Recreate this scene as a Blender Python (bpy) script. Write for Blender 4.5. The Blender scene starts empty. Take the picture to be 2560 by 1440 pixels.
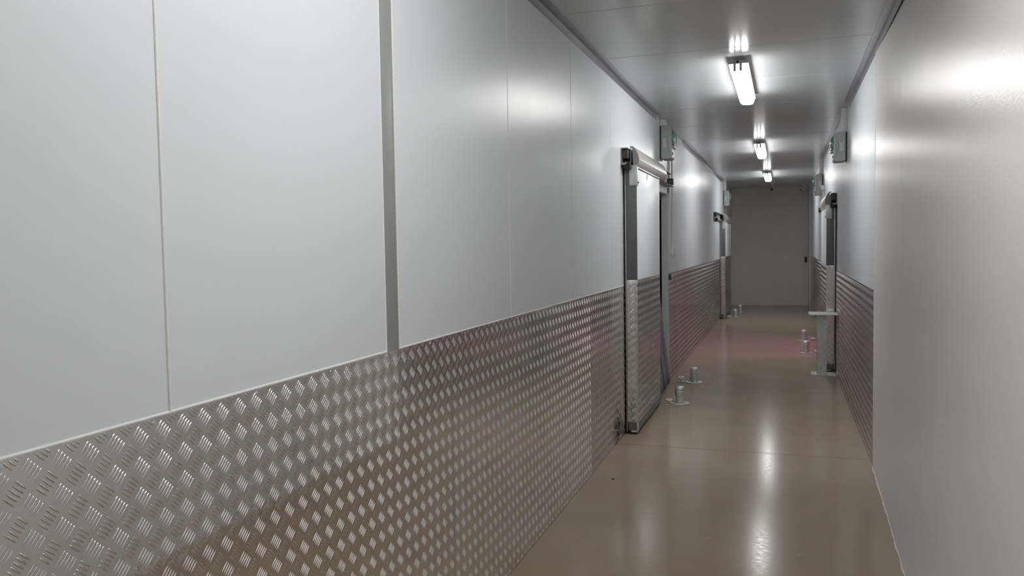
import bpy, bmesh, math, random
import numpy as np
from mathutils import Vector, Matrix

random.seed(7)
PI = math.pi
scene = bpy.context.scene
COL = scene.collection

# ------------------------------------------------------------------ the place
A, B, C, T, H = 1.27, 0.596, 2.935, 1.25, 1.604   # left wall -A, right wall +B, ceiling, kick plate top, eye height
YB, YE = -5.0, 20.91                              # back and end of the corridor


# ------------------------------------------------------------------ materials
def new_mat(name):
    m = bpy.data.materials.new(name)
    m.use_nodes = True
    nt = m.node_tree
    b = nt.nodes['Principled BSDF']
    return m, nt, b


def node(nt, kind, **kw):
    n = nt.nodes.new(kind)
    for k, v in kw.items():
        if k.startswith('i_'):
            n.inputs[k[2:].replace('_', ' ')].default_value = v
        else:
            setattr(n, k, v)
    return n


def obj_coords(nt, scale=(1, 1, 1)):
    tc = node(nt, 'ShaderNodeTexCoord')
    mp = node(nt, 'ShaderNodeMapping')
    mp.inputs['Scale'].default_value = scale
    nt.links.new(tc.outputs['Object'], mp.inputs['Vector'])
    return mp.outputs['Vector']


def ramp(nt, src, stops):
    r = node(nt, 'ShaderNodeValToRGB')
    e = r.color_ramp.elements
    e[0].position, e[0].color = stops[0][0], (*stops[0][1], 1)
    e[1].position, e[1].color = stops[1][0], (*stops[1][1], 1)
    for p, c in stops[2:]:
        k = e.new(p)
        k.color = (*c, 1)
    nt.links.new(src, r.inputs['Fac'])
    return r.outputs['Color']


def simple(name, col, rough=0.4, metal=0.0, noise=0.06, nscale=18, bump=0.0, bscale=60, spec=0.5, stretch=(1, 1, 1)):
    """A plain finish with a little procedural unevenness."""
    m, nt, b = new_mat(name)
    v = obj_coords(nt, stretch)
    n = node(nt, 'ShaderNodeTexNoise', i_Scale=nscale, i_Detail=4)
    nt.links.new(v, n.inputs['Vector'])
    lo = tuple(max(0, c * (1 - noise)) for c in col)
    hi = tuple(min(1, c * (1 + noise)) for c in col)
    nt.links.new(ramp(nt, n.outputs['Fac'], [(0.3, lo), (0.7, hi)]), b.inputs['Base Color'])
    b.inputs['Roughness'].default_value = rough
    b.inputs['Metallic'].default_value = metal
    b.inputs['Specular IOR Level'].default_value = spec
    if bump:
        n2 = node(nt, 'ShaderNodeTexNoise', i_Scale=bscale, i_Detail=3)
        nt.links.new(v, n2.inputs['Vector'])
        bp = node(nt, 'ShaderNodeBump', i_Strength=bump, i_Distance=0.002)
        nt.links.new(n2.outputs['Fac'], bp.inputs['Height'])
        nt.links.new(bp.outputs['Normal'], b.inputs['Normal'])
    return m


def mat_panel(name, col, rough, wave=0.25, spec=0.38):
    """Pre-painted sandwich panel sheet: satin gloss, very slight vertical waviness."""
    m, nt, b = new_mat(name)
    v = obj_coords(nt)
    n = node(nt, 'ShaderNodeTexNoise', i_Scale=1.3, i_Detail=3)
    nt.links.new(v, n.inputs['Vector'])
    lo = tuple(c * 0.97 for c in col)
    nt.links.new(ramp(nt, n.outputs['Fac'], [(0.3, lo), (0.7, col)]), b.inputs['Base Color'])
    # streaky gloss
    vs = obj_coords(nt, (14, 14, 0.9))
    n3 = node(nt, 'ShaderNodeTexNoise', i_Scale=1.0, i_Detail=3)
    nt.links.new(vs, n3.inputs['Vector'])
    mr = node(nt, 'ShaderNodeMapRange')
    mr.inputs['To Min'].default_value = rough - 0.012
    mr.inputs['To Max'].default_value = rough + 0.03
    nt.links.new(n3.outputs['Fac'], mr.inputs['Value'])
    nt.links.new(mr.outputs['Result'], b.inputs['Roughness'])
    v2 = obj_coords(nt, (3, 3, 0.5))
    n2 = node(nt, 'ShaderNodeTexNoise', i_Scale=1.0, i_Detail=2)
    nt.links.new(v2, n2.inputs['Vector'])
    bp = node(nt, 'ShaderNodeBump', i_Strength=wave, i_Distance=0.004)
    nt.links.new(n2.outputs['Fac'], bp.inputs['Height'])
    nt.links.new(bp.outputs['Normal'], b.inputs['Normal'])
    b.inputs['Specular IOR Level'].default_value = spec
    return m


def mat_painted():
    """Roller-painted near right wall: semi gloss with orange peel and vertical drags."""
    m, nt, b = new_mat('gloss_paint_roller')
    v = obj_coords(nt)
    n = node(nt, 'ShaderNodeTexNoise', i_Scale=2.0, i_Detail=4)
    nt.links.new(v, n.inputs['Vector'])
    nt.links.new(ramp(nt, n.outputs['Fac'], [(0.3, (0.765, 0.745, 0.72)), (0.7, (0.80, 0.78, 0.755))]), b.inputs['Base Color'])
    b.inputs['Roughness'].default_value = 0.28
    b.inputs['Specular IOR Level'].default_value = 0.19
    n1 = node(nt, 'ShaderNodeTexNoise', i_Scale=95, i_Detail=3)
    nt.links.new(v, n1.inputs['Vector'])
    vs = obj_coords(nt, (9, 9, 0.9))
    n2 = node(nt, 'ShaderNodeTexNoise', i_Scale=1.0, i_Detail=4)
    nt.links.new(vs, n2.inputs['Vector'])
    # brush drags only along the cut-in strip by the corner, roller orange peel everywhere else
    sx = node(nt, 'ShaderNodeSeparateXYZ')
    nt.links.new(v, sx.inputs[0])
    mk = node(nt, 'ShaderNodeMapRange')
    mk.inputs['From Min'].default_value = 3.9
    mk.inputs['From Max'].default_value = 4.7
    mk.inputs['To Min'].default_value = 0.2
    mk.inputs['To Max'].default_value = 2.6
    nt.links.new(sx.outputs['Y'], mk.inputs['Value'])
    dr = node(nt, 'ShaderNodeMath', operation='MULTIPLY')
    nt.links.new(n2.outputs['Fac'], dr.inputs[0])
    nt.links.new(mk.outputs['Result'], dr.inputs[1])
    ad = node(nt, 'ShaderNodeMath', operation='MULTIPLY_ADD')
    ad.inputs[1].default_value = 0.55
    nt.links.new(n1.outputs['Fac'], ad.inputs[0])
    nt.links.new(dr.outputs[0], ad.inputs[2])
    bp = node(nt, 'ShaderNodeBump', i_Strength=0.42, i_Distance=0.0022)
    nt.links.new(ad.outputs[0], bp.inputs['Height'])
    nt.links.new(bp.outputs['Normal'], b.inputs['Normal'])
    return m


def mat_floor():
    m, nt, b = new_mat('sealed_concrete')
    v = obj_coords(nt)
    n = node(nt, 'ShaderNodeTexNoise', i_Scale=1.6, i_Detail=6, i_Roughness=0.6)
    nt.links.new(v, n.inputs['Vector'])
    base = ramp(nt, n.outputs['Fac'], [(0.3, (0.302, 0.237, 0.174)), (0.7, (0.342, 0.270, 0.202))])
    nf = node(nt, 'ShaderNodeTexNoise', i_Scale=120, i_Detail=4)
    nt.links.new(v, nf.inputs['Vector'])
    fine = ramp(nt, nf.outputs['Fac'], [(0.35, (0.985, 0.985, 0.985)), (0.65, (1.012, 1.012, 1.012))])
    mx = node(nt, 'ShaderNodeMix', data_type='RGBA', blend_type='MULTIPLY')
    mx.inputs['Factor'].default_value = 1
    nt.links.new(base, mx.inputs['A'])
    nt.links.new(fine, mx.inputs['B'])
    nt.links.new(mx.outputs['Result'], b.inputs['Base Color'])
    # worn sealer: gloss varies in patches and fine scuffs
    nr = node(nt, 'ShaderNodeTexNoise', i_Scale=38, i_Detail=3, i_Roughness=0.6)
    nt.links.new(v, nr.inputs['Vector'])
    mr = node(nt, 'ShaderNodeMapRange')
    mr.inputs['From Min'].default_value = 0.3
    mr.inputs['From Max'].default_value = 0.7
    mr.inputs['To Min'].default_value = 0.135
    mr.inputs['To Max'].default_value = 0.205
    nt.links.new(nr.outputs['Fac'], mr.inputs['Value'])
    nt.links.new(mr.outputs['Result'], b.inputs['Roughness'])
    b.inputs['Specular IOR Level'].default_value = 0.09
    return m


def mat_tread():
    """Mill-finish aluminium, smudged, with a scuffed black patch low beside the first door."""
    m, nt, b = new_mat('tread_plate_aluminium')
    tc = node(nt, 'ShaderNodeNewGeometry')
    n = node(nt, 'ShaderNodeTexNoise', i_Scale=7, i_Detail=5, i_Roughness=0.6)
    nt.links.new(tc.outputs['Position'], n.inputs['Vector'])
    col = ramp(nt, n.outputs['Fac'], [(0.3, (0.84, 0.825, 0.81)), (0.7, (0.90, 0.89, 0.88))])
    # dirt: distance to a point low on the wall, broken up by noise
    d = node(nt, 'ShaderNodeVectorMath', operation='DISTANCE')
    d.inputs[1].default_value = (-A, 6.28, 0.12)
    nt.links.new(tc.outputs['Position'], d.inputs[0])
    nd = node(nt, 'ShaderNodeTexNoise', i_Scale=22, i_Detail=5)
    nt.links.new(tc.outputs['Position'], nd.inputs['Vector'])
    su = node(nt, 'ShaderNodeMath', operation='MULTIPLY_ADD')
    su.inputs[1].default_value = 0.75
    nt.links.new(nd.outputs['Fac'], su.inputs[0])
    nt.links.new(d.outputs['Value'], su.inputs[2])
    dm = ramp(nt, su.outputs[0], [(0.42, (1, 1, 1)), (0.55, (0, 0, 0))])
    mx = node(nt, 'ShaderNodeMix', data_type='RGBA')
    nt.links.new(dm, mx.inputs['Factor'])
    nt.links.new(col, mx.inputs['A'])
    mx.inputs['B'].default_value = (0.17, 0.16, 0.155, 1)
    nt.links.new(mx.outputs['Result'], b.inputs['Base Color'])
    b.inputs['Metallic'].default_value = 1.0
    mr = node(nt, 'ShaderNodeMapRange')
    mr.inputs['To Min'].default_value = 0.065
    mr.inputs['To Max'].default_value = 0.125
    nt.links.new(n.outputs['Fac'], mr.inputs['Value'])
    nt.links.new(mr.outputs['Result'], b.inputs['Roughness'])
    nb = node(nt, 'ShaderNodeTexNoise', i_Scale=24, i_Detail=2)
    nt.links.new(tc.outputs['Position'], nb.inputs['Vector'])
    bp = node(nt, 'ShaderNodeBump', i_Strength=0.26, i_Distance=0.002)
    nt.links.new(nb.outputs['Fac'], bp.inputs['Height'])
    nt.links.new(bp.outputs['Normal'], b.inputs['Normal'])
    return m


def mat_emit(name, col, strength):
    m, nt, b = new_mat(name)
    b.inputs['Base Color'].default_value = (0.9, 0.9, 0.9, 1)
    b.inputs['Emission Color'].default_value = (*col, 1)
    b.inputs['Emission Strength'].default_value = strength
    b.inputs['Roughness'].default_value = 0.4
    return m


M = dict(
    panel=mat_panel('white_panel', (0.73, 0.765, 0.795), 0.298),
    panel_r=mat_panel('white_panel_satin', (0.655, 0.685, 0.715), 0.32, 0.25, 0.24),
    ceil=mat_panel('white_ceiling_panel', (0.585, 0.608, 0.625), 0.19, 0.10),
    paint=mat_painted(),
    floor=mat_floor(),
    tread=mat_tread(),
    endwall=simple('grey_end_panel', (0.70, 0.675, 0.645), 0.5, noise=0.03, nscale=3),
    leaf=mat_panel('door_leaf_white', (0.75, 0.78, 0.805), 0.295, 0.08),
    profile=simple('grey_pvc_profile', (0.155, 0.162, 0.158), 0.4, noise=0.03),
    strip=simple('grey_joint_strip', (0.30, 0.315, 0.31), 0.4, noise=0.02),
    alu=simple('anodised_aluminium', (0.55, 0.55, 0.54), 0.34, 0.9, noise=0.03),
    hood=simple('champagne_aluminium_hood', (0.47, 0.44, 0.40), 0.38, 0.35, noise=0.03),
    cornice=simple('cornice_aluminium', (0.38, 0.385, 0.41), 0.28, 0.85, noise=0.08, nscale=8),
    galv=simple('galvanised_steel', (0.60, 0.62, 0.61), 0.42, 0.6, noise=0.14, nscale=30),
    zinc=simple('zinc_plated_plate', (0.60, 0.67, 0.65), 0.35, 0.35, noise=0.05),
    darkmetal=simple('dark_steel', (0.06, 0.062, 0.066), 0.5, 0.3),
    black=simple('black_rubber', (0.018, 0.018, 0.02), 0.6),
    sealant=simple('white_sealant', (0.80, 0.80, 0.78), 0.45, noise=0.03),
    case=simple('grey_plastic_case', (0.43, 0.455, 0.44), 0.42, noise=0.03),
    whiteplastic=simple('white_plastic', (0.70, 0.70, 0.68), 0.4, noise=0.03),
    jamb=simple('jamb_grey_sheet', (0.58, 0.59, 0.60), 0.35, noise=0.03),
    roller=simple('cream_nylon_roller', (0.66, 0.62, 0.54), 0.45, noise=0.04),
    lampbody=simple('lamp_body_grey', (0.34, 0.33, 0.31), 0.5, noise=0.03),
    glow=mat_emit('lit_diffuser', (1.0, 0.992, 0.978), 26.0),
    pinkglow=mat_emit('pink_tube', (1.0, 0.16, 0.66), 230.0),
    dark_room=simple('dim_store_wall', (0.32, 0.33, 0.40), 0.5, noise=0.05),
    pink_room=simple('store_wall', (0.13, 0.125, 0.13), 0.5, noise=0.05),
    sticker=simple('paper_sticker', (0.60, 0.61, 0.60), 0.6, noise=0.10, nscale=90),
    chip=simple('dark_debris', (0.03, 0.026, 0.022), 0.8),
    fleck=simple('pale_debris', (0.62, 0.60, 0.55), 0.8),
)


def mat_lens():
    m, nt, b = new_mat('green_lens')
    v = obj_coords(nt)
    n = node(nt, 'ShaderNodeTexNoise', i_Scale=14, i_Detail=1)
    nt.links.new(v, n.inputs['Vector'])
    nt.links.new(ramp(nt, n.outputs['Fac'], [(0.35, (0.05, 0.20, 0.15)), (0.65, (0.10, 0.30, 0.24))]), b.inputs['Base Color'])
    b.inputs['Roughness'].default_value = 0.08
    b.inputs['Coat Weight'].default_value = 0.6
    return m


def mat_pvc():
    m, nt, b = new_mat('blue_pvc_strip')
    v = obj_coords(nt)
    n = node(nt, 'ShaderNodeTexNoise', i_Scale=5, i_Detail=2)
    nt.links.new(v, n.inputs['Vector'])
    nt.links.new(ramp(nt, n.outputs['Fac'], [(0.3, (0.19, 0.19, 0.28)), (0.7, (0.23, 0.23, 0.33))]), b.inputs['Base Color'])
    b.inputs['Roughness'].default_value = 0.3
    b.inputs['Transmission Weight'].default_value = 0.25
    return m


M['lens'] = mat_lens()
M['pvc'] = mat_pvc()


# ------------------------------------------------------------------ mesh helpers
def bm_box(bm, x0, x1, y0, y1, z0, z1, bevel=0.0, seg=2):
    r = bmesh.ops.create_cube(bm, size=1.0)
    vs = r['verts']
    for v in vs:
        v.co = Vector(((x0 + x1) / 2 + v.co.x * abs(x1 - x0), (y0 + y1) / 2 + v.co.y * abs(y1 - y0), (z0 + z1) / 2 + v.co.z * abs(z1 - z0)))
    if bevel:
        es = list({e for v in vs for e in v.link_edges})
        bmesh.ops.bevel(bm, geom=es, offset=bevel, segments=seg, affect='EDGES', profile=0.5)


def bm_cyl(bm, p0, p1, r0, r1=None, n=24):
    p0, p1 = Vector(p0), Vector(p1)
    r1 = r0 if r1 is None else r1
    d = p1 - p0
    q = Vector((0, 0, 1)).rotation_difference(d.normalized()).to_matrix().to_4x4()
    mt = Matrix.Translation((p0 + p1) / 2) @ q
    bmesh.ops.create_cone(bm, cap_ends=True, segments=n, radius1=r0, radius2=r1, depth=d.length, matrix=mt)


def bm_lathe(bm, prof, centre, n=32):
    """Turned shape about a vertical axis; prof = [(r, z), ...] bottom to top."""
    rings = []
    for r, z in prof:
        if r < 1e-5:
            rings.append([bm.verts.new((centre[0], centre[1], centre[2] + z))])
        else:
            rings.append([bm.verts.new((centre[0] + r * math.cos(2 * PI * k / n), centre[1] + r * math.sin(2 * PI * k / n), centre[2] + z)) for k in range(n)])
    for a, b in zip(rings, rings[1:]):
        for k in range(n):
            k2 = (k + 1) % n
            if len(a) == 1 and len(b) == 1:
                continue
            if len(a) == 1:
                bm.faces.new((a[0], b[k2], b[k]))
            elif len(b) == 1:
                bm.faces.new((a[k], a[k2], b[0]))
            else:
                bm.faces.new((a[k], a[k2], b[k2], b[k]))


def bm_prism(bm, poly, y0, y1):
    """Closed outline in (x, z) pushed along the corridor from y0 to y1."""
    a = [bm.verts.new((x, y0, z)) for x, z in poly]
    b = [bm.verts.new((x, y1, z)) for x, z in poly]
    n = len(poly)
    for k in range(n):
        k2 = (k + 1) % n
        bm.faces.new((a[k], a[k2], b[k2], b[k]))
    bm.faces.new(a)
    bm.faces.new(list(reversed(b)))


def bm_tube(bm, pts, r, n=10):
    pts = [Vector(p) for p in pts]
    rings = []
    for i, p in enumerate(pts):
        d = (pts[min(i + 1, len(pts) - 1)] - pts[max(i - 1, 0)]).normalized()
        u = d.orthogonal().normalized() if abs(d.z) < 0.99 else Vector((1, 0, 0))
        w = d.cross(u).normalized()
        rings.append([bm.verts.new(p + r * (u * math.cos(2 * PI * k / n) + w * math.sin(2 * PI * k / n))) for k in range(n)])
    for a, b in zip(rings, rings[1:]):
        for k in range(n):
            bm.faces.new((a[k], a[(k + 1) % n], b[(k + 1) % n], b[k]))
    bm.faces.new(rings[0])
    bm.faces.new(rings[-1])


def link(name, me, mat, parent=None, smooth=False, angle=35):
    me.materials.append(mat if not isinstance(mat, str) else M[mat])
    o = bpy.data.objects.new(name, me)
    COL.objects.link(o)
    if parent:
        o.parent = parent
        o.matrix_parent_inverse = Matrix.Translation(-parent.location)
    if smooth:
        me.polygons.foreach_set('use_smooth', [True] * len(me.polygons))
        me.set_sharp_from_angle(angle=math.radians(angle))
    return o


def obj(name, bm, mat, parent=None, smooth=True, angle=35):
    bmesh.ops.recalc_face_normals(bm, faces=bm.faces[:])
    me = bpy.data.meshes.new(name)
    bm.to_mesh(me)
    bm.free()
    return link(name, me, mat, parent, smooth, angle)


def box(name, x0, x1, y0, y1, z0, z1, mat, parent=None, bevel=0.0):
    bm = bmesh.new()
    bm_box(bm, x0, x1, y0, y1, z0, z1, bevel)
    return obj(name, bm, mat, parent)


def thing(name, label, cat, loc, group=None):
    o = bpy.data.objects.new(name, None)
    o.empty_display_size = 0.05
    COL.objects.link(o)
    o.location = loc
    o['label'] = label
    o['category'] = cat
    if group:
        o['group'] = group
    return o


def tag(o, label, cat, group=None):
    o['label'] = label
    o['category'] = cat
    if group:
        o['group'] = group
    return o


def struct(o):
    o['kind'] = 'structure'
    return o


def X(side, d):
    """Distance d out from the left (-1) or right (+1) wall face."""
    return -A + d if side < 0 else B - d


# ------------------------------------------------------------------ the shell
def panels(name, mat, axis, pos, thick, spans, bev=0.0026):
    """Wall or ceiling of butted sandwich panels with eased edges; spans = [(u0, u1, v0, v1)]."""
    bm = bmesh.new()
    g = 0.0013
    for u0, u1, v0, v1 in spans:
        a, b = sorted((pos, pos + thick))
        if axis == 'x':
            bm_box(bm, a, b, u0 + g, u1 - g, v0, v1, bev, 1)
        else:
            bm_box(bm, v0, v1, u0 + g, u1 - g, a, b, bev, 1)
    return struct(obj(name, bm, mat, smooth=False))


def rows(ys, v0, v1):
    return [(a, b, v0, v1) for a, b in zip(ys, ys[1:])]


OP = dict(L=(7.95, 9.22, 2.16), R=(11.93, 13.45, 1.98))     # doorways y0, y1, head height
WT = 0.060                                                    # wall thickness
zt = C + 0.06
left = rows([YB, -3.4, -2.2, -1.0, 0.19, 1.388, 2.393], -0.02, zt) + [(2.485, 3.69, -0.02, zt)] + rows([3.69, 4.907, 6.105, 7.80, OP['L'][0]], -0.02, zt)
left += [(OP['L'][0], OP['L'][1], OP['L'][2], zt)] + rows([OP['L'][1], 11.007, 12.227, 13.4, 14.6, 15.8, 17.0, 18.2, 19.4, YE + 0.1], -0.02, zt)
panels('wall_left', 'panel', 'x', -A, -WT, left)
right = rows([6.06, 7.205, 8.321, 9.5, 10.7, OP['R'][0]], -0.02, zt) + [(OP['R'][0], OP['R'][1], OP['R'][2], zt)] + rows([OP['R'][1], 14.6, 15.8, 17.0, 18.2, 19.4, YE + 0.1], -0.02, zt)
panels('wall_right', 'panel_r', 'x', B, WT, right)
cs = [YB, -2.6, -1.4, -0.2, 1.0, 2.18, 3.36, 4.55, 5.7365, 6.9188, 8.17, 9.42, 10.67, 11.92, 13.1757, 14.37, 15.57, 16.76, 17.96, 19.158, 20.35, YE + 0.1]
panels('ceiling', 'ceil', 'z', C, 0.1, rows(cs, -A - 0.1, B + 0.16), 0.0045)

# near right wall: painted, slightly out of true (foot leans in, head leans out)
bm = bmesh.new()
ys = [6.06, 5.0, 4.0, 3.0, 2.0, 0.0, -2.5, YB]
zs = [-0.02, 0.5, 1.2, 2.0, zt]
grid = []
for y in ys:
    k = min(6.06 - y, 4.0)
    row = []
    for z in zs:
        f = z / C
        row.append(bm.verts.new((B - 0.003 - 0.0232 * k * (1 - f) + 0.012 * k * f, y, z)))
    grid.append(row)
for i in range(len(ys) - 1):
    for j in range(len(zs) - 1):
        bm.faces.new((grid[i][j], grid[i + 1][j], grid[i + 1][j + 1], grid[i][j + 1]))
r = bmesh.ops.extrude_face_region(bm, geom=bm.faces[:])
for v in [g for g in r['geom'] if isinstance(g, bmesh.types.BMVert)]:
    v.co.x = B + 0.14
struct(obj('wall_right_near', bm, 'paint', smooth=True))

struct(box('wall_end', -A - 0.1, B + 0.2, YE, YE + 0.1, -0.02, zt, 'endwall'))
struct(box('wall_back', -A - 0.1, B + 0.2, YB - 0.1, YB, -0.02, zt, 'panel'))

# floor: slabs with two saw cuts
bm = bmesh.new()
cuts = [YB - 0.1, 6.254, 9.169, YE + 0.1]
for a, b in zip(cuts, cuts[1:]):
    bm_box(bm, -A - 3.0, B + 3.0, a + (0.004 if a > 9 else 0.003), b - (0.004 if b > 9 else 0.003), -0.12, 0.0, 0.0008, 1)
struct(obj('floor', bm, 'floor', smooth=False))

# rooms behind the two doorways
def room(name, mat, x0, x1, y0, y1, z1, yo0, yo1, zo, near_x):
    bm = bmesh.new()
    t = 0.06
    bm_box(bm, x0 - t, x1 + t, y0 - t, y0, 0, z1)
    bm_box(bm, x0 - t, x1 + t, y1, y1 + t, 0, z1)
    bm_box(bm, x0 - t, x1 + t, y0, y1, z1, z1 + t)
    far = x0 if near_x == x1 else x1
    s = -t if far == x0 else t
    bm_box(bm, min(far, far + s), max(far, far + s), y0, y1, 0, z1)
    struct(obj(name, bm, mat, smooth=False))


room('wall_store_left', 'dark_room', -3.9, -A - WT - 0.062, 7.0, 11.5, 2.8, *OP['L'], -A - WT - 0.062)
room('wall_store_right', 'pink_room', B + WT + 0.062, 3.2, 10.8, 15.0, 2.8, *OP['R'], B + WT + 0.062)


# jamb linings round the doorways
def jamb(name, side, y0, y1, z1):
    bm = bmesh.new()
    xa, xb = sorted((X(side, 0.004), X(side, -WT - 0.004)))
    bm_box(bm, xa, xb, y1 - 0.004, y1 + 0.012, 0, z1, 0.001, 1)
    bm_box(bm, xa, xb, y0 - 0.012, y0 + 0.004, 0, z1, 0.001, 1)
    bm_box(bm, xa, xb, y0 - 0.012, y1 + 0.012, z1 - 0.004, z1 + 0.012, 0.001, 1)
    xa, xb = sorted((X(side, 0.004), X(side, 0.0)))
    bm_box(bm, xa, xb, y1 + 0.012, y1 + 0.07, 0, z1 + 0.07, 0.001, 1)
    bm_box(bm, xa, xb, y0 - 0.012, y1 + 0.07, z1 + 0.012, z1 + 0.07, 0.001, 1)
    struct(obj(name, bm, 'jamb', smooth=False))


jamb('trim_1', -1, *OP['L'])
jamb('trim_2', 1, *OP['R'])

# grey vertical joint strip on the left wall, with white sealed edges
struct(box('trim_3', -A - 0.02, -A - 0.0005, 2.393, 2.485, T - 0.01, C, 'strip', bevel=0.001))
bm = bmesh.new()
bm_tube(bm, [(-A, 2.3915, T + 0.003), (-A, 2.3915, C)], 0.0030)
bm_tube(bm, [(-A, 2.4875, T + 0.003), (-A, 2.4875, C)], 0.0034)
bm_tube(bm, [(-A, 1.388, T + 0.003), (-A, 1.388, 2.24), (-A, 1.3885, 2.262), (-A, 1.388, 2.29), (-A, 1.388, C)], 0.0040)
for y in (3.69,):
    bm_tube(bm, [(-A - 0.0006, y, T + 0.003), (-A - 0.0006, y, C)], 0.0022)
bm_tube(bm, [(-A, -1.0, T + 0.0025), (-A, 2.39, T + 0.0025)], 0.0038)
bm_tube(bm, [(-A, 2.488, T + 0.0025), (-A, 6.6, T + 0.0025)], 0.0034)
struct(obj('trim_4', bm, 'sealant', smooth=True))
# white corner post where the right wall meets the end wall
struct(box('trim_5', B - 0.03, B, 20.15, YE, 0, C, 'whiteplastic', bevel=0.003))
struct(box('trim_6', B - 0.0045, B + 0.002, 6.052, 6.068, 0, C, 'sealant', bevel=0.001))


# ragged bead of filler along the foot of the painted wall
bm = bmesh.new()
rr = random.Random(3)
pts = []
y = 6.04
while y > 2.6:
    k = min(6.06 - y, 4.0)
    pts.append((B - 0.004 - 0.0232 * k + rr.uniform(-0.004, 0.003), y, rr.uniform(-0.002, 0.002)))
    y -= rr.uniform(0.03, 0.09)
bm_tube(bm, pts, 0.0045, 8)
struct(obj('trim_7', bm, 'whiteplastic', smooth=True))


# ------------------------------------------------------------------ aluminium angle along the ceiling corners
def cornice(side, y0, y1, label):
    e, t = 0.054, 0.0025
    bm = bmesh.new()
    s = 1 if side < 0 else -1
    xw = X(side, 0)
    P = lambda d, z: (xw + s * d, z)
    bm_prism(bm, [P(0, C), P(e, C), P(e, C - t), P(t * 2, C - t * 2), P(t, C - e), P(0, C - e)], y0, y1)
    o = obj('ceiling_angle', bm, 'cornice', smooth=True, angle=20)
    tag(o, label, 'trim')
    y = y0 + 0.18
    pr = {}
    for key, ax in (('w', Vector((s, 0, 0))), ('c', Vector((0, 0, -1)))):
        bm = bmesh.new()
        bm_cyl(bm, (0, 0, 0), ax * 0.0028, 0.0042, 0.0028, 10)
        bmesh.ops.recalc_face_normals(bm, faces=bm.faces[:])
        pr[key] = bpy.data.meshes.new('rivet')
        bm.to_mesh(pr[key])
        bm.free()
        pr[key].materials.append(M['alu'])
    while y < y1 - 0.05:
        for dd in (0, 0.035):
            for key, loc in (('w', (xw + s * 0.0023, y + dd, C - 0.034)), ('c', (xw + s * 0.034, y + dd, C - 0.0023))):
                q = bpy.data.objects.new('rivet', pr[key])
                COL.objects.link(q)
                q.parent = o
                q.location = loc
        y += 0.80
    return o


cornice(-1, -1.0, 8.45, 'aluminium angle strip along the left ceiling edge, long near run before the emergency light')
cornice(-1, 10.72, 17.75, 'aluminium angle strip along the left ceiling edge, far run beyond the first doorway')
cornice(1, 3.2, 8.45, 'aluminium angle strip along the right ceiling edge above the painted wall')
cornice(1, 9.2, 13.7, 'aluminium angle strip along the right ceiling edge between the two emergency lights')


# ------------------------------------------------------------------ five-bar tread plate
PIT, YA, ZA = 0.064, 1.0416, 1.2187


def bars(u0, u1, v0, v1, res, pu=YA, pv=ZA):
    """Raised lens-shaped bars clipped to the sheet; returns verts (u, v, h) and quads."""
    nt, ns = res
    tt = np.linspace(-1, 1, nt)
    ss = np.linspace(-1, 1, ns)
    tg, sg = np.meshgrid(tt, ss, indexing='ij')
    Lh, W, HH = 0.0160, 0.0023, 0.0018
    w = np.clip(1 - np.abs(tg) ** 2.6, 0.04, 1) ** 0.8
    hs = HH * np.clip(1 - tg ** 4, 0, 1) * (1 - sg ** 2) ** 1.0 - 0.00015
    V, F, base = [], [], 0
    q = np.arange(nt * ns).reshape(nt, ns)
    quad = np.stack([q[:-1, :-1], q[1:, :-1], q[1:, 1:], q[:-1, 1:]], -1).reshape(-1, 4)
    segs = []
    i0, i1 = int((u0 - pu) / PIT) - 2, int((u1 - pu) / PIT) + 2
    j0, j1 = int((v0 - pv) / PIT) - 2, int((v1 - pv) / PIT) + 2
    for i in range(i0, i1 + 1):
        for j in range(j0, j1 + 1):
            for kind in (0, 1):
                cu = pu + i * PIT + kind * PIT / 2
                cv = pv + j * PIT - kind * PIT / 2
                if cu < u0 - 0.03 or cu > u1 + 0.03 or cv < v0 - 0.03 or cv > v1 + 0.03:
                    continue
                d = np.array((0.7071, 0.7071)) if kind == 0 else np.array((0.7071, -0.7071))
                nrm = np.array((0.7071, -0.7071)) if kind == 0 else np.array((-0.7071, -0.7071))
                for b in range(-2, 3):
                    c = np.array((cu, cv)) + nrm * (b * 0.0086)
                    lo, hi = -Lh, Lh
                    for ax, (m0, m1) in enumerate(((u0 + 0.001, u1 - 0.001), (v0 + 0.001, v1 - 0.001))):
                        p, q2 = (m0 - c[ax]) / d[ax], (m1 - c[ax]) / d[ax]
                        lo, hi = max(lo, min(p, q2)), min(hi, max(p, q2))
                    if hi - lo < 0.006:
                        continue
                    segs.append((c[0], c[1], d[0], d[1], nrm[0], nrm[1], lo, hi))
    if not segs:
        return np.zeros((0, 3)), np.zeros((0, 4), int)
    S = np.array(segs)
    t = (S[:, 6] + S[:, 7])[:, None, None] / 2 + (S[:, 7] - S[:, 6])[:, None, None] / 2 * tg[None]
    s = W * (sg * w)[None]
    u = S[:, 0, None, None] + S[:, 2, None, None] * t + S[:, 4, None, None] * s
    v = S[:, 1, None, None] + S[:, 3, None, None] * t + S[:, 5, None, None] * s
    u = np.clip(u, u0, u1)
    v = np.clip(v, v0, v1)
    h = np.broadcast_to(hs[None], u.shape)
    V = np.stack([u, v, h], -1).reshape(-1, 3)
    F = (quad[None] + (np.arange(len(S)) * nt * ns)[:, None, None]).reshape(-1, 4)
    return V, F


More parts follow.
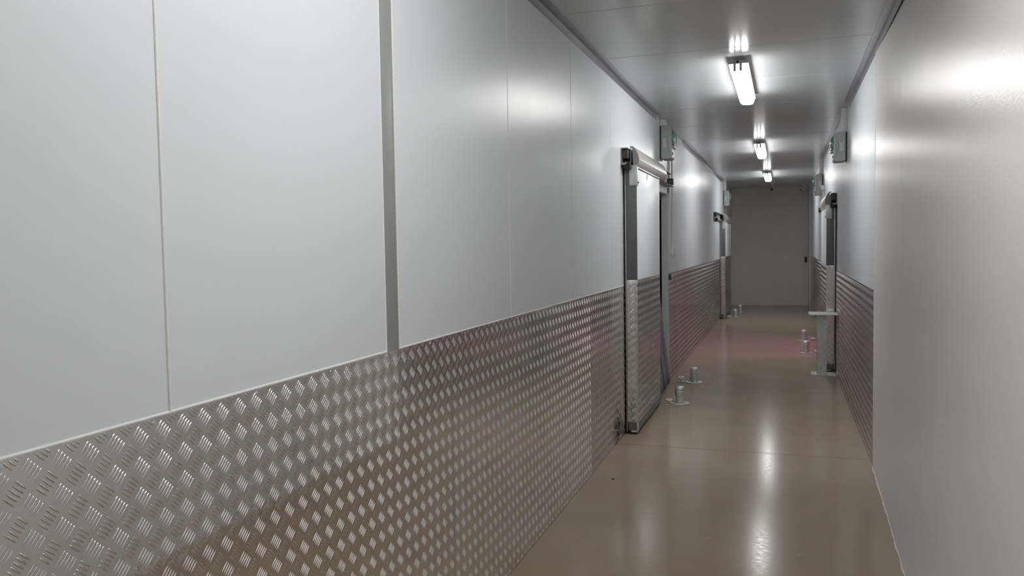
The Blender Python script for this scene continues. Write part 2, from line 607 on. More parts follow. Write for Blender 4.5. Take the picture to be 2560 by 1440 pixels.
def tread_sheet(u0, u1, v0, v1, res, frame, th=0.0028, pu=YA, pv=ZA):
    """Mesh of one sheet: thin plate plus raised bars. frame(u, v, h) -> world arrays."""
    V, F = bars(u0, u1, v0, v1, res, pu, pv)
    P = np.array([(u0, v0, 0), (u1, v0, 0), (u1, v1, 0), (u0, v1, 0), (u0, v0, -th), (u1, v0, -th), (u1, v1, -th), (u0, v1, -th)], float)
    Q = np.array([(0, 1, 2, 3), (7, 6, 5, 4), (0, 4, 5, 1), (1, 5, 6, 2), (2, 6, 7, 3), (3, 7, 4, 0)])
    V = np.concatenate([P, V])
    nb = len(F)
    F = np.concatenate([Q, F + 8])
    Wd = frame(V[:, 0], V[:, 1], V[:, 2] + th)
    # outward orientation: check the first face against +h
    a, b, c = Wd[0], Wd[1], Wd[2]
    nrm = np.cross(b - a, c - a)
    up = frame(np.array([u0]), np.array([v0]), np.array([1.0]))[0] - frame(np.array([u0]), np.array([v0]), np.array([0.0]))[0]
    if nrm @ up < 0:
        F[:6] = F[:6, ::-1]
    if len(F) > 6:
        # bars: orient by own area vector
        f = F[6:]
        n2 = np.cross(Wd[f[:, 1]] - Wd[f[:, 0]], Wd[f[:, 2]] - Wd[f[:, 0]]) @ up
        flip = n2 < 0
        f[flip] = f[flip][:, ::-1]
        F[6:] = f
    me = bpy.data.meshes.new('sheet')
    me.vertices.add(len(Wd))
    me.vertices.foreach_set('co', Wd.astype(np.float32).ravel())
    me.loops.add(len(F) * 4)
    me.loops.foreach_set('vertex_index', F.astype(np.int32).ravel())
    me.polygons.add(len(F))
    me.polygons.foreach_set('loop_start', np.arange(0, len(F) * 4, 4, dtype=np.int32))
    sm = np.ones(len(F), bool)
    sm[:6] = False
    me.polygons.foreach_set('use_smooth', sm)
    me.update()
    return me


def wall_frame(side, d0):
    s = 1 if side < 0 else -1

    def f(u, v, h):
        return np.stack([X(side, d0) + s * h, u, v], -1)
    return f


def end_frame(side, y):
    """Plate facing the camera on a door's near edge: u = distance from wall, v = z."""
    def f(u, v, h):
        xs = -A + u if side < 0 else B - u
        return np.stack([xs, y - h, v], -1)
    return f


def sheet(side, y0, y1, z0, z1, res, label, screws=0.34, d0=0.0006):
    me = tread_sheet(y0 + 0.0012, y1 - 0.0012, z0, z1, res, wall_frame(side, d0))
    o = link('kick_plate', me, 'tread')
    tag(o, label, 'kick plate', 'tread plate sheets along the walls')
    if screws:
        n = max(1, int((y1 - y0) / screws))
        s = 1 if side < 0 else -1
        for k in range(n):
            bm = bmesh.new()
            y = y0 + (k + 0.45) * (y1 - y0) / n
            x0 = X(side, d0 + 0.0026)
            bm_cyl(bm, (x0, y, z1 - 0.0095), (x0 + s * 0.0026, y, z1 - 0.0095), 0.0045, 0.0030, 12)
            bm_cyl(bm, (x0 + s * 0.0024, y, z1 - 0.0095), (x0 + s * 0.0030, y, z1 - 0.0095), 0.0014, 0.0012, 8)
            obj('screw', bm, 'galv', o)
    return o


HI, MD, LO = (9, 5), (7, 3), (5, 3)
sheet(-1, -1.0, 0.48, 0.004, T, MD, 'tread plate sheet on the left wall at the very front, cut by the photo edge', 0)
sheet(-1, 0.48, 2.925, 0.004, T, HI, 'large tread plate sheet on the left wall under the grey joint strip, nearest the camera')
sheet(-1, 2.925, 5.368, 0.004, T, HI, 'tread plate sheet on the left wall, second large one from the front')
sheet(-1, 5.368, 6.67, 0.004, T, MD, 'short tread plate sheet with a black scuff, left wall, running behind the nearest sliding door', 0.4)
sheet(-1, 9.30, 9.63, 0.004, T, MD, 'narrow tread plate strip on the left wall just past the open doorway, carrying the latch', 0)
sheet(-1, 9.63, 12.07, 0.004, T, MD, 'tread plate sheet on the left wall past the doorway, glowing magenta', 0)
sheet(-1, 12.07, 14.69, 0.004, T, LO, 'tread plate sheet on the left wall midway between the two left doors', 0)
sheet(-1, 14.69, 17.30, 0.004, T, LO, 'tread plate sheet on the left wall ending at the far sliding door', 0)
sheet(-1, 18.75, YE - 0.02, 0.004, T, LO, 'tread plate sheet on the left wall between the far sliding door and the end wall', 0)
sheet(1, 6.066, 7.117, 0.004, T, MD, 'tread plate sheet on the right wall starting at the painted wall corner', 0)
sheet(1, 7.117, 9.56, 0.004, T, MD, 'tread plate sheet on the right wall in front of the steel post', 0)
sheet(1, 9.56, 11.84, 0.004, T, LO, 'tread plate sheet on the right wall behind the open sliding door', 0)
sheet(1, 13.54, 15.90, 0.004, T, LO, 'tread plate sheet on the right wall directly past the pink lit doorway', 0)
sheet(1, 15.90, 18.1, 0.004, T, LO, 'tread plate sheet on the right wall, second past the pink lit doorway', 0)
sheet(1, 18.1, 20.14, 0.004, T, LO, 'last tread plate sheet on the right wall by the white corner post', 0)


# ------------------------------------------------------------------ sliding doors, rails and guides
def sliding_door(side, y0, y1, top, label, res, sticker=False):
    s = 1 if side < 0 else -1
    t = thing('sliding_door', label, 'door', (X(side, 0.07), (y0 + y1) / 2, 0))

    def bx(name, d0, d1, a, b, z0, z1, mat, bev=0.0, parent=t):
        xa, xb = sorted((X(side, d0), X(side, d1)))
        return box(name, xa, xb, a, b, z0, z1, mat, parent, bev)

    D0, D1 = 0.024, 0.112
    bx('leaf', D0, D1, y0 + 0.008, y1 - 0.006, 0.10, top, 'leaf', 0.002)
    bx('edge_profile', D0 + 0.001, D1 + 0.002, y0, y0 + 0.012, 1.30, top, 'profile', 0.002)
    # rear edge trim
    bx('rear_edge_profile', D0, D1 + 0.0035, y1 - 0.008, y1, 0.10, top - 0.002, 'alu', 0.0015)
    bx('bottom_rail', D0 + 0.006, D1 + 0.001, y0 + 0.001, y1, 0.028, 0.0985, 'profile', 0.002)
    bx('end_plate', D1 - 0.010, D1 + 0.003, y0 - 0.004, y0 + 0.0, 0.030, 0.098, 'whiteplastic', 0.001)
    bx('wiper', D0 + 0.03, D1 - 0.006, y0 - 0.003, y0 + 0.03, 0.016, 0.03, 'whiteplastic', 0.002)
    bx('sweep_seal', D0 + 0.02, D1 - 0.012, y0 + 0.004, y1 - 0.004, 0.004, 0.029, 'black')
    # gasket and aluminium rib between leaf and wall
    bx('gasket', 0.0068, 0.014, y0 + 0.004, y0 + 0.03, 0.012, top - 0.01, 'black', 0.003)
    bx('frame_rib', 0.014, 0.0235, y0 - 0.002, y0 + 0.022, 0.014, top - 0.004, 'alu', 0.002)
    # kick plates: front and wrapped near edge
    me = tread_sheet(y0 + 0.0, y1 - 0.006, 0.101, 1.30, res, wall_frame(side, D1), 0.002)
    link('kick_plate', me, 'tread', t)
    me = tread_sheet(D0 + 0.002, D1 + 0.002, 0.101, 1.30, HI, end_frame(side, y0 + 0.006), 0.0066, pu=0.045, pv=1.262)
    link('edge_kick_plate', me, 'tread', t)
    # hood over the hanger
    prof = [(0.076, 0.158), (0.084, 0.156), (0.100, 0.140), (0.114, 0.118), (0.126, 0.092), (0.134, 0.060), (0.135, 0.046), (0.131, 0.026), (0.122, 0.006), (0.110, -0.012), (0.100, -0.018), (0.086, -0.018)]
    bm = bmesh.new()
    bm_prism(bm, [(X(side, d), top + z) for d, z in prof], y0 + 0.012, y1 + 0.4 if side < 0 and y0 < 10 else y1 + 0.02)
    obj('hood', bm, 'hood', t, True, 14)
    cap = [(0.078, 0.156)] + [(d - 0.001, z) for d, z in prof[1:-1]] + [(0.087, -0.0175)]
    bm = bmesh.new()
    bm_prism(bm, [(X(side, d), top + z) for d, z in cap], y0 + 0.008, y0 + 0.0125)
    oc = obj('hood_end_cap', bm, 'lampbody', t, True, 14)
    bm = bmesh.new()
    bm_cyl(bm, (X(side, 0.118), y0 + 0.009, top + 0.098), (X(side, 0.118), y0 + 0.004, top + 0.098), 0.004, 0.003, 10)
    obj('cap_screw', bm, 'alu', oc)
    bx('hood_clip', 0.060, 0.080, y0 - 0.002, y0 + 0.03, top + 0.146, top + 0.158, 'alu', 0.001)
    bx('hood_strut', 0.064, 0.070, y0 - 0.002, y0 + 0.02, top + 0.02, top + 0.15, 'alu', 0.001)
    # hanger plate on the near edge with two bolts
    hp = bx('hanger_plate', 0.055, 0.119, y0 - 0.007, y0 - 0.0005, top - 0.166, top + 0.0, 'zinc', 0.0012)
    bx('hanger_flange', 0.1135, 0.119, y0 - 0.004, y0 + 0.055, top - 0.166, top - 0.02, 'zinc', 0.001, hp)
    for zz in (top - 0.05, top - 0.142):
        bm = bmesh.new()
        bm_cyl(bm, (X(side, 0.083), y0 - 0.006, zz), (X(side, 0.083), y0 - 0.009, zz), 0.011, 0.011, 20)
        bm_cyl(bm, (X(side, 0.083), y0 - 0.008, zz), (X(side, 0.083), y0 - 0.014, zz), 0.007, 0.0065, 6)
        obj('bolt', bm, 'galv', hp, True)
    bm = bmesh.new()
    bm_cyl(bm, (X(side, 0.119), y0 + 0.03, top - 0.142), (X(side, 0.128), y0 + 0.03, top - 0.142), 0.008, 0.007, 6)
    obj('bolt', bm, 'darkmetal', hp, True)
    # roller carriage tucked behind the hood
    bm = bmesh.new()
    bm_cyl(bm, (X(side, 0.030), y0 + 0.05, top + 0.054), (X(side, 0.060), y0 + 0.05, top + 0.054), 0.032, 0.032, 24)
    obj('hanger_wheel', bm, 'black', t, True)
    # dark seal under the hood
    bx('hood_seal', 0.088, 0.114, y0 + 0.06, y1 - 0.004, top - 0.030, top - 0.017, 'darkmetal', 0.001)
    if sticker:
        st = bx('sticker', D1 - 0.0005, D1 + 0.0006, y0 + 0.52, y0 + 0.575, top - 0.085, top - 0.03, 'sticker')
        for k in range(3):
            bx('printed_line', D1 + 0.0005, D1 + 0.0009, y0 + 0.526, y0 + 0.569 - 0.008 * (k % 2), top - 0.045 - 0.014 * k, top - 0.040 - 0.014 * k, 'darkmetal', 0, st)
    return t


def door_rail(side, y0, y1, top, label):
    t = thing('door_rail', label, 'rail', (X(side, 0.0), (y0 + y1) / 2, top))

    def bx(name, d0, d1, a, b, z0, z1, mat, bev=0.0, parent=t):
        xa, xb = sorted((X(side, d0), X(side, d1)))
        return box(name, xa, xb, a, b, z0, z1, mat, parent, bev)
    # C-shaped aluminium rail: back web, top flange, lipped lower track
    bm = bmesh.new()
    pr = [(0.0, 0.138), (0.058, 0.138), (0.058, 0.130), (0.008, 0.130), (0.008, 0.020), (0.030, 0.012), (0.042, 0.020), (0.052, 0.008), (0.030, -0.004), (0.0, 0.0)]
    bm_prism(bm, [(X(side, d), top + z) for d, z in pr], y0, y1)
    obj('track', bm, 'lampbody', t, False)
    # end stop: black buffer block at the near end
    bx('end_stop', 0.009, 0.056, y0 + 0.012, y0 + 0.14, top + 0.050, top + 0.122, 'darkmetal', 0.004)
    bx('buffer', 0.014, 0.072, y0 + 0.02, y0 + 0.13, top - 0.036, top + 0.030, 'black', 0.006)
    # far end: tongue and buffer with a round bolt
    bx('tongue', 0.010, 0.078, y1 - 0.42, y1, top - 0.010, top - 0.002, 'lampbody', 0.002)
    fb = bx('far_buffer', 0.030, 0.100, y1 - 0.24, y1 - 0.20, top + 0.0, top + 0.070, 'darkmetal', 0.004)
    bm = bmesh.new()
    bm_cyl(bm, (X(side, 0.066), y1 - 0.24, top + 0.036), (X(side, 0.066), y1 - 0.252, top + 0.036), 0.020, 0.019, 20)
    rb = obj('buffer_ring', bm, 'black', fb, True)
    bm = bmesh.new()
    bm_cyl(bm, (X(side, 0.066), y1 - 0.25, top + 0.036), (X(side, 0.066), y1 - 0.258, top + 0.036), 0.007, 0.006, 12)
    obj('bolt_head', bm, 'alu', fb, True)
    return t


sliding_door(-1, 6.60, 7.86, 2.250, 'white sliding cold room door slid open toward the camera on the left wall, tread plate foot', MD, True)
door_rail(-1, 6.51, 9.26, 2.250, 'door rail above the nearest left sliding door, its dark end open toward the camera')
sliding_door(1, 10.36, 11.85, 2.030, 'white sliding cold room door on the right wall behind the galvanised post', MD)
door_rail(1, 10.27, 13.40, 2.030, 'door rail on the right wall above the right sliding door')
sliding_door(-1, 17.10, 18.72, 2.035, 'far white sliding cold room door on the left wall, closed, near the end wall', LO)
door_rail(-1, 15.55, 18.76, 2.035, 'door rail on the left wall above the far sliding door, its near half bare')


def bollard(x, y, label, h=0.178):
    t = thing('bollard', label, 'bollard', (x, y, 0), 'low steel bollards flanking the doorways')
    R = 0.045
    bm = bmesh.new()
    prof = [(0.0, 0.004), (R, 0.004), (R, h - 0.052), (R - 0.0025, h - 0.049), (R - 0.0025, h - 0.045), (R, h - 0.042), (R, h - 0.020), (R - 0.006, h - 0.009), (R - 0.016, h - 0.003), (R - 0.028, h - 0.0005), (0.0, h)]
    bm_lathe(bm, prof, (x, y, 0), 36)
    obj('post', bm, 'galv', t, True)
    bm = bmesh.new()
    bm_lathe(bm, [(0, 0), (0.094, 0), (0.096, 0.002), (0.096, 0.008), (0.094, 0.010), (0, 0.010)], (x, y, 0), 40)
    fl = obj('flange', bm, 'galv', t, True)
    for k in range(4):
        a = PI / 4 + 0.35 + k * PI / 2
        bm = bmesh.new()
        px, py = x + 0.071 * math.cos(a), y + 0.071 * math.sin(a)
        bm_cyl(bm, (px, py, 0.010), (px, py, 0.0125), 0.0105, 0.0105, 16)
        bm_cyl(bm, (px, py, 0.012), (px, py, 0.018), 0.0065, 0.006, 6)
        obj('bolt', bm, 'darkmetal' if k == 1 else 'zinc', fl, True)
    return t


bollard(-0.985, 7.985, 'nearest low steel bollard, in front of the open left sliding door')
bollard(-0.976, 9.235, 'low steel bollard on the far side of the open left doorway')
bollard(-0.98, 17.47, 'small steel bollard in front of the far left sliding door, the nearer of its pair')
bollard(-0.948, 18.77, 'small steel bollard close to the dark end wall on the left')
bollard(0.295, 12.04, 'low steel bollard on the right, just left of the galvanised post')
bollard(0.297, 13.52, 'pink tinted steel bollard on the right at the far side of the pink floor band')


def floor_guide(side, y, label, d=0.15):
    s = 1 if side < 0 else -1
    x = X(side, d)
    t = thing('floor_guide', label, 'door guide', (x, y, 0), 'roller guides on the floor for the sliding doors')
    bm = bmesh.new()
    bm_box(bm, min(x, x + s * 0.10), max(x, x + s * 0.10), y - 0.03, y + 0.03, 0, 0.006, 0.001, 1)
    bm_box(bm, min(x + s * 0.088, x + s * 0.10), max(x + s * 0.088, x + s * 0.10), y - 0.03, y + 0.03, 0.004, 0.085, 0.001, 1)
    obj('bracket', bm, 'galv', t)
    bm = bmesh.new()
    c = (x + s * 0.040, y, 0)
    bm_lathe(bm, [(0, 0.034), (0.030, 0.034), (0.037, 0.040), (0.037, 0.054), (0.030, 0.060), (0, 0.060)], c, 28)
    obj('roller', bm, 'roller', t, True)
    bm = bmesh.new()
    bm_cyl(bm, (c[0], y, 0.004), (c[0], y, 0.068), 0.008, 0.008, 14)
    obj('axle', bm, 'galv', t, True)


floor_guide(-1, 7.90, 'roller guide on the floor at the tail of the open left sliding door', 0.155)
floor_guide(-1, 9.27, 'roller guide on the floor past the open left doorway, behind the second bollard', 0.105)
floor_guide(-1, 17.17, 'roller guide on the floor under the near corner of the far left door', 0.125)
floor_guide(1, 11.93, 'roller guide on the floor beside the right bollard, partly behind the galvanised post', 0.125)
floor_guide(1, 13.47, 'pink lit roller guide on the floor beside the pink tinted bollard', 0.125)

# latch lever on the narrow plate past the left doorway
t = thing('latch_lever', 'small silver latch lever on the tread plate edge past the left doorway', 'latch', (-A + 0.004, 9.33, 1.2))
box('mount', -A + 0.0035, -A + 0.03, 9.30, 9.36, 1.17, 1.235, 'darkmetal', t, 0.003)
bm = bmesh.new()
bm_tube(bm, [(-A + 0.02, 9.33, 1.215), (-A + 0.048, 9.34, 1.205), (-A + 0.062, 9.40, 1.165), (-A + 0.064, 9.45, 1.130), (-A + 0.062, 9.50, 1.105)], 0.009)
obj('lever', bm, 'alu', t, True)

# PVC strip curtain in the left doorway, last strip flared out at the foot
t = thing('strip_curtain', 'bluish plastic strip curtain hanging in the open left doorway', 'curtain', (-A - 0.07, 8.6, 2.15))
box('curtain_rail', -A - 0.10, -A - 0.07, OP['L'][0] + 0.006, OP['L'][1] - 0.006, 2.10, 2.154, 'alu', t, 0.002)
for k in range(7):
    y0 = 7.965 + k * 0.165
    last = k >= 2
    bm = bmesh.new()
    n = 24
    prev = None
    w = 0.20
    for i in range(n + 1):
        f = i / n
        z = 2.12 - f * 2.085
        flare = 0.0
        if last:
            g = max(0.0, (f - 0.50) / 0.50)
            flare = (0.125 - 0.006 * (k % 2)) * g ** 1.3
        x = -A - 0.080 - 0.003 * (k % 2) + flare
        yb = y0 + (w if not last else min(w, 9.15 - y0))
        sag = 0.004 * math.sin(f * 5 + k)
        row = [bm.verts.new((x + sag + 0.004 * math.sin(PI * q / 4), y0 + (yb - y0) * q / 4, z)) for q in range(5)]
        if prev:
            for q in range(4):
                bm.faces.new((prev[q], prev[q + 1], row[q + 1], row[q]))
        prev = row
    o = obj('strip', bm, 'pvc', t, True)
    sm = o.modifiers.new('thickness', 'SOLIDIFY')
    sm.thickness = 0.002


# ------------------------------------------------------------------ galvanised post guarding the right door
t = thing('guard_post', 'galvanised steel post with a flat top plate beside the right sliding door', 'post', (0.43, 10.13, 0))
bm = bmesh.new()
# open channel section: web to the camera, two flanges running back
x0, x1 = 0.376, 0.476
bm_prism(bm, [(x0, 0), (x0, 0)] and [(x0, 0.010), (x1, 0.010), (x1, 0.726), (x0, 0.726)], 10.10, 10.106)
obj('web', bm, 'galv', t, False)
for xa, xb in ((x0 - 0.006, x0), (x1, x1 + 0.006)):
    box('flange', xa, xb, 10.098, 10.165, 0.010, 0.726, 'galv', t, 0.0012)
bm = bmesh.new()
bm_box(bm, 0.278, B - 0.006, 9.94, 10.33, 0.726, 0.738, 0.002, 2)
obj('top_plate', bm, 'galv', t, False)
bm = bmesh.new()
bm_box(bm, 0.312, 0.582, 10.05, 10.31, 0.0, 0.010, 0.002, 2)
fp = obj('base_plate', bm, 'galv', t, False)
for px, py in ((0.335, 10.08), (0.335, 10.28), (0.56, 10.08), (0.56, 10.28)):
    bm = bmesh.new()
    bm_cyl(bm, (px, py, 0.010), (px, py, 0.021), 0.009, 0.0085, 6)
    obj('anchor_bolt', bm, 'galv', fp, True)


# ------------------------------------------------------------------ emergency exit lights
def exit_light(side, y, z0, z1, label, lit):
    s = 1 if side < 0 else -1
    w = 0.235
    t = thing('emergency_light', label, 'emergency light', (X(side, 0.0), y + w / 2, z0), 'emergency exit lights high on the walls')

    def bx(name, d0, d1, a, b, za, zb, mat, bev=0.0, parent=t):
        xa, xb = sorted((X(side, d0), X(side, d1)))
        return box(name, xa, xb, a, b, za, zb, mat, parent, bev)
    h = z1 - z0
    bx('back_plate', -0.001, 0.016, y + 0.004, y + w - 0.004, z0 + 0.008, z1 - 0.006, 'black', 0.004)
    # case: box whose front corners slope back toward top and bottom
    D = 0.128
    bm = bmesh.new()
    prof = [(0.014, 0.0), (0.10, -0.004), (D - 0.004, 0.006), (D, 0.02), (D, h - 0.05), (D - 0.012, h - 0.012), (D - 0.03, h), (0.014, h)]
    bm_prism(bm, [(X(side, d), z0 + z) for d, z in prof], y, y + w)
    bmesh.ops.recalc_face_normals(bm, faces=bm.faces[:])
    bmesh.ops.bevel(bm, geom=bm.edges[:], offset=0.005, segments=3, affect='EDGES', profile=0.5)
    cs_ = obj('case', bm, 'case', t, True, 30)
    # raised lens-shaped swelling on the cheek facing the camera
    bm = bmesh.new()
    arc = [(D - 0.006, h * 0.06), (D - 0.026, h * 0.14), (D - 0.046, h * 0.34), (D - 0.052, h * 0.52), (D - 0.046, h * 0.68), (D - 0.030, h * 0.84), (D - 0.012, h * 0.93), (D - 0.003, h * 0.80), (D - 0.002, h * 0.20)]
    bm_prism(bm, [(X(side, d), z0 + z) for d, z in arc], y - 0.006, y + 0.012)
    bmesh.ops.recalc_face_normals(bm, faces=bm.faces[:])
    bmesh.ops.bevel(bm, geom=bm.edges[:], offset=0.003, segments=2, affect='EDGES', profile=0.5)
    obj('cheek', bm, 'case', t, True, 40)
    st = bx('sticker', 0.035, 0.070, y - 0.0012, y + 0.002, z0 + h * 0.34, z0 + h * 0.62, 'sticker')
    for q, zz in ((0, 0.80), (1, 0.22)):
        bm = bmesh.new()
        bm_cyl(bm, (X(side, 0.052), y + 0.002, z0 + h * zz), (X(side, 0.052), y - 0.0014, z0 + h * zz), 0.012, 0.011, 20)
        obj('knockout', bm, 'case', t, True)
    # green lens standing off the front
    bm = bmesh.new()
    prof = [(D - 0.004, h * 0.40), (D + 0.016, h * 0.42), (D + 0.028, h * 0.52), (D + 0.030, h * 0.66), (D + 0.022, h * 0.80), (D - 0.004, h * 0.88)]
    bm_prism(bm, [(X(side, d), z0 + z) for d, z in prof], y + 0.02, y + w - 0.02)
    bmesh.ops.recalc_face_normals(bm, faces=bm.faces[:])
    bmesh.ops.bevel(bm, geom=bm.edges[:], offset=0.006, segments=3, affect='EDGES', profile=0.5)
    ln = obj('lens', bm, 'lens', t, True, 40)
    # pale running-figure panel and arrow reduced to their plain white fields
    bx('pictogram', D + 0.026, D + 0.0315, y + 0.045, y + 0.10, z0 + h * 0.50, z0 + h * 0.68, 'whiteplastic', 0.002, ln)
    bx('lens_ledge', D - 0.004, D + 0.022, y + 0.012, y + w - 0.012, z0 + h * 0.33, z0 + h * 0.37, 'case', 0.003)
    bx('test_button', D - 0.002, D + 0.006, y + 0.035, y + 0.06, z0 + h * 0.12, z0 + h * 0.20, 'black', 0.002)
    return t


exit_light(-1, 8.70, 2.507, 2.862, 'grey emergency exit light with green lens above the open left doorway', True)
exit_light(1, 8.72, 2.400, 2.690, 'grey emergency exit light with green lens on the right wall before the right sliding door', True)
exit_light(1, 13.93, 2.345, 2.680, 'grey emergency exit light on the right wall beyond the right sliding door', False)
exit_light(-1, 18.11, 2.395, 2.725, 'grey emergency exit light with green lens above the far left sliding door', False)


def duct(side, y0, y1, d, z0, z1, label, bands=()):
    xa, xb = sorted((X(side, 0.0005), X(side, d)))
    bm = bmesh.new()
    bm_box(bm, xa, xb, y0, y1, z0, z1, 0.002, 2)
    o = obj('cable_duct', bm, 'whiteplastic' if d < 0.07 else 'case')
    return tag(o, label, 'cable duct')


duct(-1, 8.72, 8.80, 0.065, 2.866, C - 0.002, 'short cable duct from the ceiling into the near left emergency light')
duct(1, 8.76, 8.80, 0.055, 2.694, C - 0.002, 'cable duct from the ceiling into the near right emergency light')
duct(-1, 18.15, 18.25, 0.06, 2.729, C - 0.002, 'cable duct from the ceiling into the far left emergency light')
duct(1, 13.98, 14.05, 0.055, 2.684, C - 0.002, 'cable duct from the ceiling into the far right emergency light')
duct(-1, 9.33, 9.40, 0.022, 1.252, 2.60, 'upright trunking on the left wall beside the doorway, full door height')
t = thing('conduit', 'thin round conduit ending in a small box on the left wall past the doorway', 'conduit', (-A, 9.58, 1.5))
bm = bmesh.new()
bm_tube(bm, [(-A + 0.012, 9.58, 1.56), (-A + 0.012, 9.58, 2.60)], 0.010, 14)
obj('pipe', bm, 'whiteplastic', t, True)
box('junction_box', -A - 0.001, -A + 0.030, 9.52, 9.86, 1.455, 1.562, 'panel', t, 0.004)
t = thing('switch_box', 'small grey switch box with a pipe, left of the right sliding door hood', 'switch box', (B, 13.4, 2.2))
box('case', B - 0.045, B - 0.0005, 13.50, 13.62, 2.40, 2.47, 'whiteplastic', t, 0.004)
bm = bmesh.new()
bm_tube(bm, [(B - 0.016, 13.56, 2.41), (B - 0.016, 13.56, 2.06)], 0.012, 12)
obj('pipe', bm, 'whiteplastic', t, True)


# ------------------------------------------------------------------ ceiling lamps
def make_lamp(y0, y1, x, label):
    zb = 2.828
    t = thing('strip_lamp', label, 'lamp', (x, (y0 + y1) / 2, C), 'weatherproof fluorescent lamps in a row on the ceiling')
    w = 0.062
    # diffuser trough, lit
    bm = bmesh.new()
    secs = [(y0, 0.88, 0.010), (y0 + 0.012, 0.97, 0.002), (y0 + 0.05, 1.0, 0.0), (y1 - 0.12, 1.0, 0.0), (y1 - 0.04, 0.86, 0.004), (y1, 0.62, 0.014)]
    pts = [(-1.0, 0.058), (-0.99, 0.034), (-0.92, 0.012), (-0.70, 0.002), (0, 0.0), (0.70, 0.002), (0.92, 0.012), (0.99, 0.034), (1.0, 0.058)]
    prev = None
    first = None
    for yy, sc, lift in secs:
        row = [bm.verts.new((x + px * w * sc, yy, zb + pz + lift * (1 if pz < 0.04 else 0))) for px, pz in pts]
        if prev:
            for k in range(len(pts) - 1):
                bm.faces.new((prev[k], prev[k + 1], row[k + 1], row[k]))
            bm.faces.new((prev[-1], prev[0], row[0], row[-1]))
        else:
            first = row
        prev = row
    bm.faces.new(first)
    bm.faces.new(list(reversed(prev)))
    obj('diffuser', bm, 'glow', t, True, 50)
    # opaque tray above it
    bm = bmesh.new()
    tray = [(-0.071, 0.056), (0.071, 0.056), (0.071, 0.064), (0.048, 0.080), (-0.048, 0.080), (-0.071, 0.064)]
    bm_prism(bm, [(x + px, zb + pz) for px, pz in tray], y0 - 0.006, y1 + 0.004)
    bmesh.ops.recalc_face_normals(bm, faces=bm.faces[:])
    bmesh.ops.bevel(bm, geom=bm.edges[:], offset=0.004, segments=2, affect='EDGES', profile=0.5)
    hs = obj('tray', bm, 'lampbody', t, True)
    bm = bmesh.new()
    bm_cyl(bm, (x - 0.004, y0 - 0.004, zb + 0.063), (x - 0.004, y0 - 0.030, zb + 0.063), 0.013, 0.012, 20)
    obj('cable_gland', bm, 'black', hs, True)
    for yy in (y0 + 0.25, y1 - 0.25):
        box('mounting_bracket', x - 0.03, x + 0.03, yy - 0.02, yy + 0.02, zb + 0.079, C - 0.0005, 'galv', t, 0.001)
    # clips along the diffuser: two tongues over the near end, pairs down the sides
    for px in (-0.026, 0.016):
        box('end_clip', x + px - 0.009, x + px + 0.009, y0 - 0.007, y0 + 0.001, zb + 0.004, zb + 0.056, 'lampbody', t, 0.002)
    n = 5
    for k in range(n):
        yy = y0 + 0.14 + k * (y1 - y0 - 0.30) / (n - 1)
        for sx in (-1, 1):
            xa, xb = sorted((x + sx * 0.0625, x + sx * 0.0655))
            box('side_clip', xa, xb, yy - 0.011, yy + 0.011, zb + 0.030, zb + 0.056, 'lampbody', t)
    return t


make_lamp(6.04, 7.59, -0.315, 'lit strip lamp on the ceiling, nearest of the three in view')
make_lamp(11.05, 12.60, -0.315, 'lit strip lamp on the ceiling, middle of the three in view')
make_lamp(15.88, 17.43, -0.312, 'lit strip lamp on the ceiling, farthest of the three, by the small camera')
make_lamp(1.05, 2.60, -0.315, 'lit strip lamp on the ceiling just above the camera, out of frame')
make_lamp(-3.93, -2.38, -0.315, 'lit strip lamp on the ceiling behind the camera, out of frame')

# pink tube lamp inside the right store room, the source of the magenta glow
t = thing('pink_tube_lamp', 'pink tube lamp inside the room behind the right doorway, out of sight', 'lamp', (1.45, 12.7, 2.74))
box('mount', 1.41, 1.49, 12.1, 13.3, 2.74, 2.799, 'whiteplastic', t, 0.004)
bm = bmesh.new()
bm_cyl(bm, (1.45, 12.15, 2.725), (1.45, 13.25, 2.725), 0.016, 0.016, 16)
obj('tube', bm, 'pinkglow', t, True)


# ------------------------------------------------------------------ cameras at the far end
def cctv(x, y, direction, label):
    t = thing('security_camera', label, 'camera', (x, y, C), 'small bullet cameras at the far end')
    d = Vector(direction).normalized()
    bm = bmesh.new()
    bm_cyl(bm, (x, y, C - 0.0003), (x, y, C - 0.018), 0.045, 0.040, 24)
    obj('mount_base', bm, 'whiteplastic', t, True)
    bm = bmesh.new()
    c = Vector((x, y, C - 0.095)) + d * 0.01
    bm_tube(bm, [(x, y, C - 0.016), (x, y, C - 0.05), c + Vector((0, 0, 0.02))], 0.012, 12)
    obj('arm', bm, 'whiteplastic', t, True)
    bm = bmesh.new()
    bm_cyl(bm, c - d * 0.055, c + d * 0.075, 0.036, 0.036, 24)
    bd = obj('body', bm, 'whiteplastic', t, True)
    bm = bmesh.new()
    bm_cyl(bm, c + d * 0.0745, c + d * 0.080, 0.034, 0.032, 24)
    obj('lens', bm, 'black', bd, True)


cctv(-0.26, 19.45, (-0.15, -0.80, -0.52), 'small bullet camera on the ceiling just past the farthest lamp')
cctv(0.455, 20.35, (-0.85, -0.25, -0.42), 'small bullet camera on the ceiling in the far right corner')

# black pull handle on the end wall
t = thing('pull_handle', 'small black pull handle on the dark end wall by the right corner', 'handle', (0.50, YE, 1.14))
box('grip', 0.475, 0.525, YE - 0.05, YE - 0.028, 1.07, 1.205, 'black', t, 0.006)
box('standoff', 0.485, 0.515, YE - 0.030, YE + 0.001, 1.085, 1.105, 'black', t)
box('standoff', 0.485, 0.515, YE - 0.030, YE + 0.001, 1.17, 1.19, 'black', t)

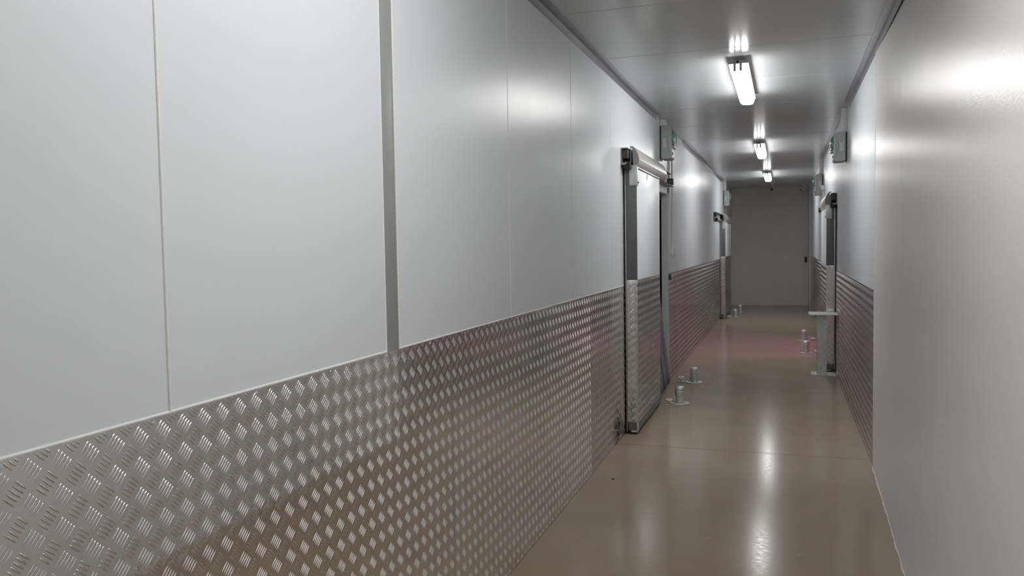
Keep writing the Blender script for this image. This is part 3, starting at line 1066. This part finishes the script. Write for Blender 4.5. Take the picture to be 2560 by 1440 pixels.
# little bits lying on the floor
def crumb(name, x, y, size, mat, label, rot=0.3):
    bm = bmesh.new()
    bm_box(bm, -size, size, -size * 0.5, size * 0.5, 0, size * 0.5, size * 0.15, 1)
    for v in bm.verts:
        v.co.x *= 1 + 0.3 * random.uniform(-1, 1)
        v.co.y *= 1 + 0.3 * random.uniform(-1, 1)
    bmesh.ops.rotate(bm, verts=bm.verts[:], cent=(0, 0, 0), matrix=Matrix.Rotation(rot, 3, 'Z'))
    bmesh.ops.translate(bm, verts=bm.verts[:], vec=(x, y, 0))
    tag(obj(name, bm, mat), label, 'debris')


crumb('wood_splinter', -1.102, 5.283, 0.010, 'chip', 'tiny dark splinter on the floor near the left tread plate', 0.6)
crumb('paint_chip', -0.395, 4.345, 0.004, 'fleck', 'tiny pale paint chip on the open floor in the foreground')
crumb('paint_chip', 0.075, 4.245, 0.004, 'fleck', 'tiny pale paint chip on the floor right of the lamp reflection')

# ------------------------------------------------------------------ world, camera, view
w = bpy.data.worlds.new('World')
scene.world = w
w.use_nodes = True
w.node_tree.nodes['Background'].inputs['Color'].default_value = (0, 0, 0, 1)
w.node_tree.nodes['Background'].inputs['Strength'].default_value = 0

cam = bpy.data.cameras.new('Camera')
co = bpy.data.objects.new('Camera', cam)
COL.objects.link(co)
f, yaw, pitch, roll = 1991.02, 0.329824, -0.0534328, -0.0165230
F = Vector((-math.sin(yaw) * math.cos(pitch), math.cos(yaw) * math.cos(pitch), math.sin(pitch)))
R = Vector((math.cos(yaw), math.sin(yaw), 0))
U = R.cross(F)
R2 = R * math.cos(roll) + U * math.sin(roll)
U2 = U * math.cos(roll) - R * math.sin(roll)
mw = Matrix((R2, U2, -F)).transposed().to_4x4()
mw.translation = Vector((0, 0, H))
co.matrix_world = mw
cam.sensor_fit = 'HORIZONTAL'
cam.sensor_width = 36.0
cam.lens = f * 36.0 / 2560.0
cam.clip_start = 0.02
scene.camera = co

scene.view_settings.view_transform = 'Standard'
scene.view_settings.look = 'None'
scene.view_settings.gamma = 1
scene.view_settings.use_curve_mapping = False
scene.view_settings.exposure = 0.15

scene.cycles.max_bounces = 7
scene.cycles.diffuse_bounces = 4
scene.cycles.glossy_bounces = 4
scene.cycles.adaptive_threshold = 0.02
scene.cycles.transmission_bounces = 4
scene.cycles.caustics_reflective = True
scene.cycles.sample_clamp_indirect = 6.0
scene.cycles.use_light_tree = False
